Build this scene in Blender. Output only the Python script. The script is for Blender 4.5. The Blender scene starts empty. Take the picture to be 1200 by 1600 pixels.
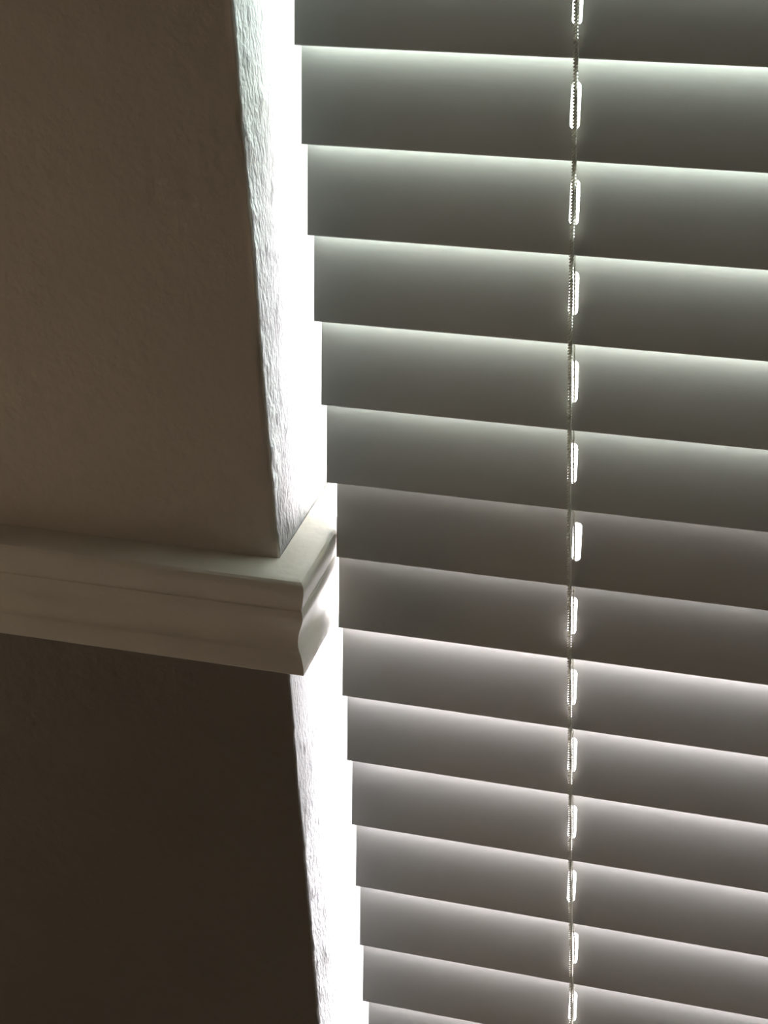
import bpy, bmesh, math, random
from mathutils import Vector, Matrix, noise

random.seed(7)
scene = bpy.context.scene
COL = scene.collection
ZO = 1.15                      # height of the blind's reference slat edge above the floor
MM = 0.001

# ------------------------------------------------------------------ camera
F_PX = 2918.62
YAW, PITCH, ROLL = -0.317057, 0.536187, 0.050179
fwd = Vector((math.sin(YAW)*math.cos(PITCH), math.cos(YAW)*math.cos(PITCH), -math.sin(PITCH)))
right = Vector((math.cos(YAW), -math.sin(YAW), 0.0))
down = fwd.cross(right)
r2 = right*math.cos(ROLL) + down*math.sin(ROLL)
d2 = -right*math.sin(ROLL) + down*math.cos(ROLL)
cam_data = bpy.data.cameras.new('camera')
cam = bpy.data.objects.new('camera', cam_data)
COL.objects.link(cam)
m = Matrix((( r2.x, -d2.x, -fwd.x, 0.277373),
            ( r2.y, -d2.y, -fwd.y, -0.756719),
            ( r2.z, -d2.z, -fwd.z, 0.240506 + ZO),
            (0, 0, 0, 1)))
cam.matrix_world = m
cam_data.sensor_fit = 'VERTICAL'
cam_data.sensor_height = 36.0
cam_data.lens = 36.0*F_PX/1600.0
cam_data.clip_start = 0.01
scene.camera = cam

# ------------------------------------------------------------------ world: bright overcast sky
world = bpy.data.worlds.new('overcast_sky')
scene.world = world
world.use_nodes = True
bg = world.node_tree.nodes['Background']
bg.inputs['Color'].default_value = (0.93, 0.97, 1.0, 1)
# luminance of an overcast sky: three times brighter overhead than at the horizon
wn = world.node_tree
wtc = wn.nodes.new('ShaderNodeTexCoord'); wsep = wn.nodes.new('ShaderNodeSeparateXYZ')
wn.links.new(wtc.outputs['Generated'], wsep.inputs[0])
wmx = wn.nodes.new('ShaderNodeMath'); wmx.operation = 'MAXIMUM'; wmx.inputs[1].default_value = 0.0
wn.links.new(wsep.outputs['Z'], wmx.inputs[0])
wma = wn.nodes.new('ShaderNodeMath'); wma.operation = 'MULTIPLY_ADD'
SKY = 8.5
wma.inputs[1].default_value = SKY*2/3; wma.inputs[2].default_value = SKY/3
wn.links.new(wmx.outputs[0], wma.inputs[0]); wn.links.new(wma.outputs[0], bg.inputs['Strength'])

# hazy sun, high outside and a little to the right: it strikes the backs of the slats and rakes the left reveal
sun_l = bpy.data.lights.new('sun', 'SUN'); sun_l.energy = 80.0; sun_l.angle = math.radians(3); sun_l.color = (1.0, 0.985, 0.965)
sun = bpy.data.objects.new('sun', sun_l); COL.objects.link(sun)
sun.rotation_euler = Vector((0.050, 0.62, 0.76)).to_track_quat('Z', 'Y').to_euler()

# daylight portal at the blind's window (only guides the sky's sampling)
def area(name, loc, rot, sx, sy, power, color, portal=False):
    l = bpy.data.lights.new(name, 'AREA')
    l.shape = 'RECTANGLE'; l.size = sx; l.size_y = sy
    l.energy = power; l.color = color
    o = bpy.data.objects.new(name, l); COL.objects.link(o)
    o.location = loc; o.rotation_euler = rot
    if portal:
        l.cycles.is_portal = True
    return o
area('sky_portal', (0.43, 0.165, 1.13), (math.radians(-90), 0, 0), 0.90, 1.72, 1, (1, 1, 1), True)
# warm fill light added at the left wall, out of view
area('room_fill_light', (-0.585, -0.42, 0.92), (0, math.radians(-90), 0), 0.9, 0.4, 0.66, (1.0, 0.775, 0.55))

vs = scene.view_settings
vs.view_transform = 'Standard'; vs.look = 'None'
vs.exposure = 0.0; vs.gamma = 1.0; vs.use_curve_mapping = False
scene.cycles.diffuse_bounces = 8
scene.cycles.max_bounces = 14
scene.cycles.transparent_max_bounces = 16
scene.cycles.use_denoising = True

# ------------------------------------------------------------------ materials
def new_mat(name):
    mt = bpy.data.materials.new(name); mt.use_nodes = True
    nt = mt.node_tree
    return mt, nt, nt.nodes['Principled BSDF']

def paint(name, col, rough=0.55, var=0.04, scale=30.0, bump=0.0, bscale=200.0, stretch=(1, 1, 1), spec=0.5, detail=3.0):
    """Painted surface: slight colour variation and fine relief."""
    mt, nt, b = new_mat(name)
    tc = nt.nodes.new('ShaderNodeTexCoord')
    mp = nt.nodes.new('ShaderNodeMapping'); mp.inputs['Scale'].default_value = stretch
    nt.links.new(tc.outputs['Object'], mp.inputs['Vector'])
    n1 = nt.nodes.new('ShaderNodeTexNoise'); n1.inputs['Scale'].default_value = scale; n1.inputs['Detail'].default_value = 4
    nt.links.new(mp.outputs['Vector'], n1.inputs['Vector'])
    rp = nt.nodes.new('ShaderNodeValToRGB')
    rp.color_ramp.elements[0].position = 0.3; rp.color_ramp.elements[1].position = 0.7
    rp.color_ramp.elements[0].color = tuple(c*(1-var) for c in col) + (1,)
    rp.color_ramp.elements[1].color = tuple(min(1, c*(1+var)) for c in col) + (1,)
    nt.links.new(n1.outputs['Fac'], rp.inputs['Fac'])
    nt.links.new(rp.outputs['Color'], b.inputs['Base Color'])
    b.inputs['Roughness'].default_value = rough
    b.inputs['Specular IOR Level'].default_value = spec
    if bump > 0:
        n2 = nt.nodes.new('ShaderNodeTexNoise'); n2.inputs['Scale'].default_value = bscale; n2.inputs['Detail'].default_value = detail
        nt.links.new(mp.outputs['Vector'], n2.inputs['Vector'])
        bp = nt.nodes.new('ShaderNodeBump'); bp.inputs['Strength'].default_value = bump; bp.inputs['Distance'].default_value = 0.001
        nt.links.new(n2.outputs['Fac'], bp.inputs['Height'])
        nt.links.new(bp.outputs['Normal'], b.inputs['Normal'])
    return mt

M = {}
M['upper_paint'] = paint('upper_wall_paint', (0.66, 0.60, 0.525), 0.55, 0.03, 12, 0.7, 150)
M['lower_paint'] = paint('lower_wall_paint', (0.225, 0.20, 0.172), 0.42, 0.05, 14, 1.0, 150)
M['reveal_paint'] = paint('reveal_paint', (0.32, 0.32, 0.312), 0.6, 0.04, 25, 0.8, 520, (1, 1, 0.5))
M['trim_paint'] = paint('trim_paint', (0.70, 0.655, 0.58), 0.42, 0.03, 40, 0.25, 260)
M['slat'] = paint('slat_vinyl', (0.585, 0.575, 0.55), 0.5, 0.02, 60, 0.06, 800, (0.12, 1, 1))
M['cord'] = paint('cord_fibre', (0.80, 0.78, 0.72), 0.85, 0.08, 900)
_nt = M['cord'].node_tree; _b = _nt.nodes['Principled BSDF']                 # thin fibres let some light through
_tl = _nt.nodes.new('ShaderNodeBsdfTranslucent'); _tl.inputs['Color'].default_value = (0.80, 0.78, 0.72, 1)
_mx = _nt.nodes.new('ShaderNodeMixShader'); _mx.inputs[0].default_value = 0.35
_nt.links.new(_b.outputs[0], _mx.inputs[1]); _nt.links.new(_tl.outputs[0], _mx.inputs[2])
_nt.links.new(_mx.outputs[0], _nt.nodes['Material Output'].inputs['Surface'])
M['vinyl'] = paint('window_vinyl', (0.80, 0.76, 0.62), 0.4, 0.02, 20)  # cream chosen to bounce warm light onto the middle slats
M['carpet'] = paint('carpet', (0.17, 0.13, 0.095), 0.95, 0.2, 120, 0.8, 600)
M['ceiling'] = paint('ceiling_paint', (0.70, 0.66, 0.60), 0.8, 0.03, 20, 0.4, 120)
M['concrete'] = paint('patio_concrete', (0.55, 0.54, 0.52), 0.85, 0.12, 4, 0.3, 60)
M['side_paint'] = paint('side_wall_paint', (0.33, 0.28, 0.225), 0.6, 0.03, 12, 0.5, 150)
M['shade'] = paint('roller_shade', (0.72, 0.62, 0.48), 0.8, 0.03, 60)

def glass(name, tint):
    mt = bpy.data.materials.new(name); mt.use_nodes = True
    nt = mt.node_tree; nt.nodes.clear()
    out = nt.nodes.new('ShaderNodeOutputMaterial')
    tr = nt.nodes.new('ShaderNodeBsdfTransparent'); tr.inputs['Color'].default_value = tint + (1,)
    gl = nt.nodes.new('ShaderNodeBsdfGlossy'); gl.inputs['Roughness'].default_value = 0.02
    fr = nt.nodes.new('ShaderNodeFresnel'); fr.inputs['IOR'].default_value = 1.45
    mx = nt.nodes.new('ShaderNodeMixShader')
    nt.links.new(fr.outputs[0], mx.inputs[0]); nt.links.new(tr.outputs[0], mx.inputs[1]); nt.links.new(gl.outputs[0], mx.inputs[2])
    nt.links.new(mx.outputs[0], out.inputs['Surface'])
    return mt
M['glass_up'] = glass('green_tinted_glass', (0.455, 0.54, 0.525))  # green, dimmer outdoor light of the upper slats put into the tint
M['glass_low'] = glass('lavender_tinted_glass', (0.83, 0.825, 0.90))  # lavender of the light on the lower slats put into the tint

# ------------------------------------------------------------------ helpers
def link(name, me, mats, parent=None, smooth=False):
    if not isinstance(mats, (list, tuple)):
        mats = [mats]
    for mt in mats:
        me.materials.append(mt)
    if smooth:
        for p in me.polygons: p.use_smooth = True
    o = bpy.data.objects.new(name, me); COL.objects.link(o)
    if parent is not None:
        o.parent = parent
    return o

def from_bm(name, bm, mats, parent=None, smooth=False):
    bmesh.ops.recalc_face_normals(bm, faces=bm.faces)
    me = bpy.data.meshes.new(name); bm.to_mesh(me); bm.free()
    return link(name, me, mats, parent, smooth)

def add_box(bm, x0, x1, y0, y1, z0, z1, bevel=0.0):
    g = bmesh.ops.create_cube(bm, size=1.0)
    bmesh.ops.transform(bm, matrix=Matrix.Translation(((x0+x1)/2, (y0+y1)/2, (z0+z1)/2)) @
                        Matrix.Diagonal((x1-x0, y1-y0, z1-z0, 1)), verts=g['verts'])
    if bevel > 0:
        es = {e for v in g['verts'] for e in v.link_edges}
        bmesh.ops.bevel(bm, geom=list(es), offset=bevel, segments=2, affect='EDGES', profile=0.5)

def struct(o, label=None):
    o['kind'] = 'structure'
    if label: o['label'] = label
    return o

# ------------------------------------------------------------------ setting
XW, D = -0.0165, 0.030            # window reveal (left jamb) and wall plane in front of the slats' lower edges
WIN_R, SILL, HEAD = 0.885, 0.27, 1.99
Y_FR = 0.075                      # front of the window frame
XL, XR, YB, H = -0.6, 2.2, -3.2, 2.45
RAIL_TOP, RAIL_BOT = ZO - 0.2478, ZO - 0.3081

def wall_section():
    """Points (x, y, nx, ny, amount, fine) across the left wall, around its worn corner and along the jamb."""
    pts = []
    for x in (XL - 0.02, -0.5, -0.45, -0.36, -0.30, -0.26):
        pts.append((x, -D, 0, -1, 0.3))
    n = 74
    R = 0.0013
    for i in range(n + 1):
        x = -0.24 + (XW - R + 0.24)*i/n
        pts.append((x, -D, 0, -1, 0.3 + 0.2*(i/n)**3))
    for i in range(1, 7):
        a = math.pi/2*i/7
        pts.append((XW - R + R*math.sin(a), -D + R - R*math.cos(a), math.sin(a), -math.cos(a), 1.5))
    nj = 78
    for i in range(nj + 1):
        y = -D + R + (Y_FR + D - R)*(i/nj)
        pts.append((XW, y, 1, 0, (1.5 - .5*min(1, i/6)) if i < 40 else 0.7))
    pts.append((XW, 0.15, 1, 0, 0.0))
    return pts

def relief(x, y, z, w):
    # coordinate s runs round the corner so that relief flows over it
    s = x + y
    v = Vector((s*300, 3.1, z*170))
    lump = noise.noise(Vector((s*110, 7.7, z*75)))            # plaster lumps of about a centimetre
    peel = noise.noise(v)                                    # orange peel of a few millimetres
    wav = noise.noise(Vector((s*18, 1.3, z*14)))
    big = max(0.0, lump - 0.12)
    return w*(0.0006*peel*max(0, 0.35 + lump) + 0.0009*big + 0.0009*wav)

def build_wall_front():
    sec = wall_section()
    zs = [0.0, 0.15, 0.3, 0.4]
    z = 0.44
    while z < 1.50:
        zs.append(z); z += 0.0021
    # keep a row exactly where the two paints meet, hidden behind the rail
    zs += [1.52, 1.6, 1.75, 1.9, HEAD]
    zs.sort()
    verts, faces, mi = [], [], []
    nc = len(sec)
    for z in zs:
        for (x, y, nx, ny, w) in sec:
            dd = relief(x, y, z, w) if 0.43 < z < 1.51 else 0.0
            if abs(x - (XL-0.02)) < 1e-6 or y > 0.07: dd = 0.0
            verts.append((x + nx*dd, y + ny*dd, z))
    zsplit = (RAIL_TOP + RAIL_BOT)/2
    ncorner = 6 + 75 + 4
    for j in range(len(zs) - 1):
        up = (zs[j] + zs[j+1])/2 > zsplit
        for i in range(nc - 1):
            a = j*nc + i
            faces.append((a, a+1, a+nc+1, a+nc))
            mi.append((0 if up else 1) if i < ncorner else 2)
    def quad(p, mat):
        b = len(verts); verts.extend(p); faces.append((b, b+1, b+2, b+3)); mi.append(mat)
    # above the window, right of it, below it; head, right reveal and stool reveal
    quad([(XL-.02, -D, HEAD), (WIN_R, -D, HEAD), (WIN_R, -D, H+.02), (XL-.02, -D, H+.02)], 0)
    quad([(WIN_R, -D, zsplit), (XR+.02, -D, zsplit), (XR+.02, -D, H+.02), (WIN_R, -D, H+.02)], 0)
    quad([(WIN_R, -D, -.02), (XR+.02, -D, -.02), (XR+.02, -D, zsplit), (WIN_R, -D, zsplit)], 1)
    quad([(XW, -D, -.02), (WIN_R, -D, -.02), (WIN_R, -D, SILL), (XW, -D, SILL)], 1)
    quad([(XW, -D, HEAD), (WIN_R, -D, HEAD), (WIN_R, .15, HEAD), (XW, .15, HEAD)], 2)
    quad([(WIN_R, -D, SILL), (WIN_R, .15, SILL), (WIN_R, .15, HEAD), (WIN_R, -D, HEAD)], 2)
    quad([(XW, -D, SILL), (WIN_R, -D, SILL), (WIN_R, .15, SILL), (XW, .15, SILL)], 2)
    # outer face of the house wall
    for x0, x1, z0, z1 in ((XL-.3, XW-.001, -.3, H+.2), (WIN_R, XR+.3, -.3, H+.2), (XW-.001, WIN_R, HEAD, H+.2), (XW-.001, WIN_R, -.3, SILL)):
        quad([(x0, .15, z0), (x1, .15, z0), (x1, .15, z1), (x0, .15, z1)], 0)
    me = bpy.data.meshes.new('wall_front'); me.from_pydata(verts, [], faces); me.validate(); me.update()
    for p, k in zip(me.polygons, mi):
        p.material_index = k; p.use_smooth = len(p.vertices) == 4 and p.area < 0.05
    return struct(link('wall_front', me, [M['upper_paint'], M['lower_paint'], M['reveal_paint']]),
                  'window wall, tan above the chair rail and dark brown below, rough white reveal')
build_wall_front()

def plain(name, x0, x1, y0, y1, z0, z1, mat, label):
    bm = bmesh.new(); add_box(bm, x0, x1, y0, y1, z0, z1)
    return struct(from_bm(name, bm, mat), label)
plain('floor', XL-.05, XR+.05, YB-.05, -D, -.08, 0.0, M['carpet'], 'brown carpeted floor of the room')
plain('ceiling', XL-.05, XR+.05, YB-.05, -D+.01, H, H+.08, M['ceiling'], 'pale painted ceiling of the room')
plain('wall_left', XL-.08, XL, YB-.05, -D, 0.0, H, M['side_paint'], 'brown side wall left of the window')
plain('wall_right', XR, XR+.08, YB-.05, -D, 0.0, H, M['side_paint'], 'brown side wall right of the window')
plain('wall_back', XL, XR, YB-.08, YB, 0.0, H, M['side_paint'], 'brown wall behind the viewer')

# added unseen window with drawn shade, a stand-in source for the fill light
w2 = bpy.data.objects.new('added_window', None); COL.objects.link(w2); w2.location = (XL, -0.42, 0.45); struct(w2, 'small added side window with its shade drawn, unseen, behind the fill light')
def part_box(name, par, mat, dims, bevel=0.0, **k):
    bm = bmesh.new()
    l = par.location
    add_box(bm, dims[0]-l.x, dims[1]-l.x, dims[2]-l.y, dims[3]-l.y, dims[4]-l.z, dims[5]-l.z, bevel)
    return from_bm(name, bm, mat, par)
part_box('shade', w2, M['shade'], (XL, XL+.006, -.64, -.20, .46, 1.38))
part_box('frame_stile', w2, M['vinyl'], (XL, XL+.012, -.69, -.64, .41, 1.43))
part_box('frame_stile', w2, M['vinyl'], (XL, XL+.012, -.20, -.15, .41, 1.43))
part_box('frame_head', w2, M['vinyl'], (XL, XL+.012, -.64, -.20, 1.38, 1.43))
part_box('frame_sill', w2, M['vinyl'], (XL, XL+.012, -.64, -.20, .41, .46))

# the window behind the blind: two sashes, unseen meeting rails placed to shade the middle slats
MEET = 1.066
w1 = bpy.data.objects.new('window_1', None); COL.objects.link(w1); w1.location = (0.43, Y_FR, SILL)
struct(w1, 'cream window with two sashes behind the closed blind')
fw = 0.022
FL, FB = XW + 0.002, XW + 0.009     # unseen left stiles sunk into the wall so sun reaches the reveal
part_box('frame_stile', w1, M['vinyl'], (XW-.02, FL, Y_FR, .145, SILL, HEAD), .0005)
part_box('frame_stile', w1, M['vinyl'], (WIN_R-fw, WIN_R, Y_FR, .145, SILL, HEAD), .002)
part_box('frame_head', w1, M['vinyl'], (FL, WIN_R-fw, Y_FR, .145, HEAD-fw, HEAD), .002)
part_box('frame_sill', w1, M['vinyl'], (FL, WIN_R-fw, Y_FR, .145, SILL, SILL+fw), .002)
def sash(name, z0, z1, y0, y1, mat):
    s = bpy.data.objects.new(name, None); COL.objects.link(s); s.parent = w1
    b, br = .028, .030
    def sb(nm, x0, x1, za, zb, ya=y0, yb=y1, mt=M['vinyl'], bev=.002):
        bm = bmesh.new(); l = w1.location
        add_box(bm, x0-l.x, x1-l.x, ya-l.y, yb-l.y, za-l.z, zb-l.z, bev)
        return from_bm(nm, bm, mt, s)
    x0, x1 = FL, WIN_R-fw; bl = FB - FL
    sb('sash_stile', x0, x0+bl, z0, z1); sb('sash_stile', x1-b, x1, z0, z1)
    sb('sash_rail', x0+bl, x1-b, z0, z0+br); sb('sash_rail', x0+bl, x1-b, z1-br, z1)
    yc = (y0+y1)/2
    # single sheet of glass
    l = w1.location
    me = bpy.data.meshes.new('pane')
    me.from_pydata([(x0+bl-l.x, yc-l.y, z0+br-l.z), (x1-b-l.x, yc-l.y, z0+br-l.z), (x1-b-l.x, yc-l.y, z1-br-l.z), (x0+bl-l.x, yc-l.y, z1-br-l.z)], [], [(0, 1, 2, 3)])
    link('pane', me, mat, s)
sash('upper_sash', MEET-.020, HEAD-fw, .118, .136, M['glass_up'])
sash('lower_sash', SILL+fw, MEET+.028, .098, .116, M['glass_low'])

# ground outside
me = bpy.data.meshes.new('patio')
me.from_pydata([(-15, .15, -.3), (15, .15, -.3), (15, 25, -.3), (-15, 25, -.3)], [], [(0, 1, 2, 3)])
struct(link('patio', me, M['concrete']), 'pale concrete ground outside the window')

# ------------------------------------------------------------------ chair rail
PROFILE = [(0.0, -247.8), (6, -247.4), (12, -247.5), (15.4, -247.9), (17.2, -248.7), (18.2, -250.0), (18.6, -251.8),
           (18.3, -255), (17.3, -259.3), (16.2, -263.5), (15.7, -265.6), (15.35, -266.2), (15.4, -266.9), (15.8, -267.4), (15.9, -268.8),
           (15.9, -271.5), (15.1, -274.6), (13.8, -278.0), (12.3, -281.6), (11.0, -285.4), (10.3, -289.2), (10.2, -292.0), (10.6, -294.4),
           (11.1, -295.4), (11.6, -296.0), (12.0, -297.4), (12.6, -300.0), (13.0, -303.4), (13.1, -307.4), (12.8, -308.1), (0.0, -308.1)]
def chair_rail():
    stations = []     # (kind, coordinate)
    xs = [XL, -.5, -.45, -.36]
    n = 60
    for i in range(n): xs.append(-.30 + (.30 + XW - .001)*i/n)
    ys = [None]
    verts, faces = [], []
    for x in xs:
        for t, z in PROFILE: verts.append((x, -D - t*MM, z*MM + ZO))
    for t, z in PROFILE: verts.append((XW + t*MM, -D - t*MM, z*MM + ZO))          # mitre
    yr = [(-D + .0005) + (Y_FR + D - .0005)*i/40 for i in range(41)]
    for y in yr:
        for t, z in PROFILE: verts.append((XW + t*MM, y, z*MM + ZO))
    # thick uneven paint
    vv = []
    for i, (x, y, z) in enumerate(verts):
        t, _ = PROFILE[i % len(PROFILE)]
        if t > 0:
            k = 0.00022*noise.noise(Vector((x*70, y*70, z*260))) + 0.00015*noise.noise(Vector((x*220, y*220, z*500)))
            x2, y2 = (x, y - k) if i < len(xs)*len(PROFILE) else ((x + k*.6, y - k*.6) if i < (len(xs)+1)*len(PROFILE) else (x + k*.6, y))
            vv.append((x2, y2, z + k*.4))
        else: vv.append((x, y, z))
    n = len(PROFILE); rows = len(vv)//n
    for r in range(rows - 1):
        for i in range(n - 1):
            a = r*n + i
            faces.append((a, a+1, a+n+1, a+n))
    faces.append(tuple(range((rows-1)*n, rows*n)))
    faces.append(tuple(range(0, n)))
    me = bpy.data.meshes.new('trim_1'); me.from_pydata(vv, [], faces); me.validate(); me.update()
    bm = bmesh.new(); bm.from_mesh(me); bmesh.ops.recalc_face_normals(bm, faces=bm.faces); bm.to_mesh(me); bm.free()
    o = link('trim_1', me, M['trim_paint'], None, True)
    for p in me.polygons:
        if len(p.vertices) > 4: p.use_smooth = False
    me.set_sharp_from_angle(angle=math.radians(25))
    struct(o, 'moulded cream chair rail mitred round the corner into the window reveal')
    # the same rail goes on beyond the window, to the right wall
    vv = []
    for x in (WIN_R - .0, XR):
        for t, z in PROFILE: vv.append((x, -D - t*MM, z*MM + ZO))
    faces = [(i, i+1, i+n+1, i+n) for i in range(n-1)] + [tuple(range(n)), tuple(range(n, 2*n))]
    me = bpy.data.meshes.new('trim_2'); me.from_pydata(vv, [], faces); me.update()
    struct(link('trim_2', me, M['trim_paint']), 'moulded cream chair rail right of the window')
chair_rail()

# ------------------------------------------------------------------ the blind
P = 0.044
SLAT_W, SLAT_T = 0.0480, 0.0025
# per slat, read from the photograph: height (in pitches), left end and cord slot (mm)
Zk = [0.013, -1.012, -2.008, -2.997, -4.008, -4.994, -5.98, -6.968, -7.967, -8.955, -9.982, -11.009, -12.042, -13.065, -14.085]
Xk = [-1.28, -1.17, -1.32, -0.99, -0.16, -0.13, 2.45, 1.0, 0.56, 0.75, 0.98, 0.92, 0.92, 0.4, 1.6]
Sk = [123.2, 122.6, 122.6, 122.6, 122.9, 122.9, 125.3, 123.5, 123.8, 124.2, 124.6, 124.6, 126.3, 126.0, 126.0]
CORD = [123.8, 123.5, 122.7, 122.4, 122.4, 122.6, 123.1, 123.4, 124.0, 124.5, 124.8, 125.5, 126.2, 126.4, 126.5]
K0, K1 = -16, 17
XEND = 0.868
def slat_data(k):
    if 0 <= k < 15: return Zk[k]*P + ZO, Xk[k]*MM, Sk[k]*MM, CORD[k]*MM
    rnd = random.Random(k*13+5)
    if k < 0: return (0.013 - (0 - k)*-1.0)*P + ZO, (-1.2 + rnd.uniform(-.8, .8))*MM, (123.3 + rnd.uniform(-.6, .6))*MM, 123.6*MM
    return (-14.085 - (k-14)*1.02)*P + ZO, (0.9 + rnd.uniform(-.8, .8))*MM, (126 + rnd.uniform(-.6, .6))*MM, 126.5*MM
def tilt(k): return math.radians(11.6 - 0.8*max(0, min(14, k))/14.0)

blind = bpy.data.objects.new('window_blind', None); COL.objects.link(blind)
blind.location = (0.43, 0.0, HEAD - .001)
blind['label'] = 'white horizontal slat blind, lowered and tilted closed, hung inside the window reveal'
blind['category'] = 'blind'
BL = blind.location

SLOTS_EXTRA = (0.434, 0.745)
def slat_mesh(k):
    z0, xl, sx, _ = slat_data(k)
    th = tilt(k)
    U = Vector((0, math.sin(th), math.cos(th))); N = Vector((0, -math.cos(th), math.sin(th)))
    O = Vector((0, 0, z0))
    r = 0.0006
    w = SLAT_W
    def pt(x, u, v): return O + Vector((x, 0, 0)) + U*u + N*v - BL
    bm = bmesh.new()
    xr = XEND + (xl if abs(xl) < .002 else 0)
    outer = [(xl, r), (xr, r), (xr, w-r), (xl, w-r)]
    holes = []
    for hx in (sx,) + tuple(s + (sx - .1235) for s in SLOTS_EXTRA):
        hw, u0, u1 = 0.0022, 0.0136, 0.0338
        hp = []
        for i in range(9):
            a = math.pi*i/8
            hp.append((hx + hw*math.cos(a), u1 - hw + hw*math.sin(a)))
        for i in range(9):
            a = math.pi + math.pi*i/8
            hp.append((hx + hw*math.cos(a), u0 + hw + hw*math.sin(a)))
        holes.append(hp)
    rings = {}
    for side, v in (('f', 0.0), ('b', -SLAT_T)):
        es = []
        loops = []
        for lp in [outer] + holes:
            vs_ = [bm.verts.new(pt(x, u, v)) for x, u in lp]
            loops.append(vs_)
            for i in range(len(vs_)): es.append(bm.edges.new((vs_[i], vs_[(i+1) % len(vs_)])))
        bmesh.ops.triangle_fill(bm, use_beauty=True, use_dissolve=False, edges=es, normal=N if side == 'f' else -N)
        rings[side] = loops
    for a, b in zip(rings['f'][1:], rings['b'][1:]):
        for i in range(len(a)):
            j = (i+1) % len(a)
            bm.faces.new((a[i], a[j], b[j], b[i]))
    # rounded long edges and flat ends
    seg = 7
    ends = {0: [], 1: []}
    for base, (i0, i1), sgn, uc in ((0, (0, 1), -1, r), (1, (3, 2), 1, w-r)):
        prev = (rings['f'][0][i0], rings['f'][0][i1]); row = [prev]
        for s in range(1, seg):
            a = math.pi*(s/6.0 if s <= 3 else 0.5 + (s - 4)/6.0)
            vc = -r if s <= 3 else -SLAT_T + r
            u, v = uc + sgn*r*math.sin(a), vc + r*math.cos(a)
            row.append((bm.verts.new(pt(xl, u, v)), bm.verts.new(pt(xr, u, v))))
        row.append((rings['b'][0][i0], rings['b'][0][i1]))
        for p, q in zip(row, row[1:]):
            f = bm.faces.new((p[0], p[1], q[1], q[0])); f.smooth = True
        ends[0].append([p[0] for p in row]); ends[1].append([p[1] for p in row])
    for e in (0, 1):
        bm.faces.new(ends[e][0] + ends[e][1][::-1])
    return bm
for k in range(K0, K1 + 1):
    from_bm('slat', slat_mesh(k), M['slat'], blind)

def tube(pts, rad, n=6):
    """Round tube along a polyline of near-vertical points."""
    verts, faces = [], []
    for p in pts:
        for i in range(n):
            a = 2*math.pi*i/n
            verts.append((p[0] + rad*math.cos(a) - BL.x, p[1] + rad*math.sin(a) - BL.y, p[2] - BL.z))
    for j in range(len(pts) - 1):
        for i in range(n):
            a, b = j*n + i, j*n + (i+1) % n
            faces.append((a, b, b+n, a+n))
    return verts, faces
def strand_mesh(name, path, rad, lay, step, strands=3, sr=0.55, n=5):
    """Twisted cord: strands wound round the path (path(z) gives x, y)."""
    z_top, z_bot = path[0][2], path[-1][2]
    V, Fc = [], []
    def at(z):
        for a, b in zip(path, path[1:]):
            if a[2] >= z >= b[2]:
                t = (a[2]-z)/max(1e-9, a[2]-b[2]); return a[0]+(b[0]-a[0])*t, a[1]+(b[1]-a[1])*t
        return path[-1][0], path[-1][1]
    cnt = int((z_top - z_bot)/step)
    base = [at(z_top - i*step) + (z_top - i*step,) for i in range(cnt + 1)]
    for s in range(strands):
        pts = []
        for (x, y, z) in base:
            a = 2*math.pi*(s/strands + z/lay)
            pts.append((x + rad*(1-sr)*math.cos(a), y + rad*(1-sr)*math.sin(a), z))
        v, f = tube(pts, rad*sr, n)
        o = len(V); V += v; Fc += [tuple(i+o for i in q) for q in f]
    me = bpy.data.meshes.new(name); me.from_pydata(V, [], Fc); me.update()
    return link(name, me, M['cord'], blind, True)

TOPZ = slat_data(K0)[0] + SLAT_W
BOTZ = slat_data(K1)[0] - .02
fr = 0.0012
ks = list(range(K0, K1+1))
def front_path(off):
    path = [(slat_data(K0)[3] + off, -.0006 - fr, TOPZ + .02)]
    for k in ks:
        z, xl, sx, cx = slat_data(k)
        path.append((cx + off, -fr - .0004, z + .002))
    path.append((path[-1][0], -fr - .0004, BOTZ)); return path
def rear_path(off):
    path = [(slat_data(K0)[3] + off, .014, TOPZ + .02)]
    for k in ks:
        z, xl, sx, cx = slat_data(k); th = tilt(k)
        path.append((cx + off + .0012, SLAT_W*math.sin(th) + .0036, z + SLAT_W*math.cos(th)))
    path.append((path[-1][0], .0135, BOTZ)); return path
def lift_path(off):
    path = [(.1241 + off, .0037, TOPZ + .02)]
    for k in ks:
        z, xl, sx, cx = slat_data(k); th = tilt(k)
        uc = .0237
        x = sx + .0006 if k != 6 else sx - .0009
        path.append((x + off, uc*math.sin(th) - SLAT_T/2*math.cos(th), z + uc*math.cos(th)))
    path.append((path[-1][0], path[-1][1], BOTZ)); return path
for i, off in enumerate((0.0, SLOTS_EXTRA[0]-.1235, SLOTS_EXTRA[1]-.1235)):
    fine = i == 0
    strand_mesh('ladder_cord', front_path(off), fr, .0030, .0004 if fine else .0014, 2, .5, 6)
    strand_mesh('ladder_cord', rear_path(off), .0008, .0042, .0014, 2)
    strand_mesh('lift_cord', lift_path(off), .0006, .004, .0014, 2)

def blind_box(name, x0, x1, y0, y1, z0, z1, bev):
    bm = bmesh.new(); add_box(bm, x0-BL.x, x1-BL.x, y0-BL.y, y1-BL.y, z0-BL.z, z1-BL.z, bev)
    return from_bm(name, bm, M['slat'], blind)
blind_box('head_rail', -.004, .872, -.018, .036, TOPZ + .012, HEAD - .002, .002)
blind_box('bottom_rail', .001, .866, -.014, .034, BOTZ - .018, BOTZ, .003)
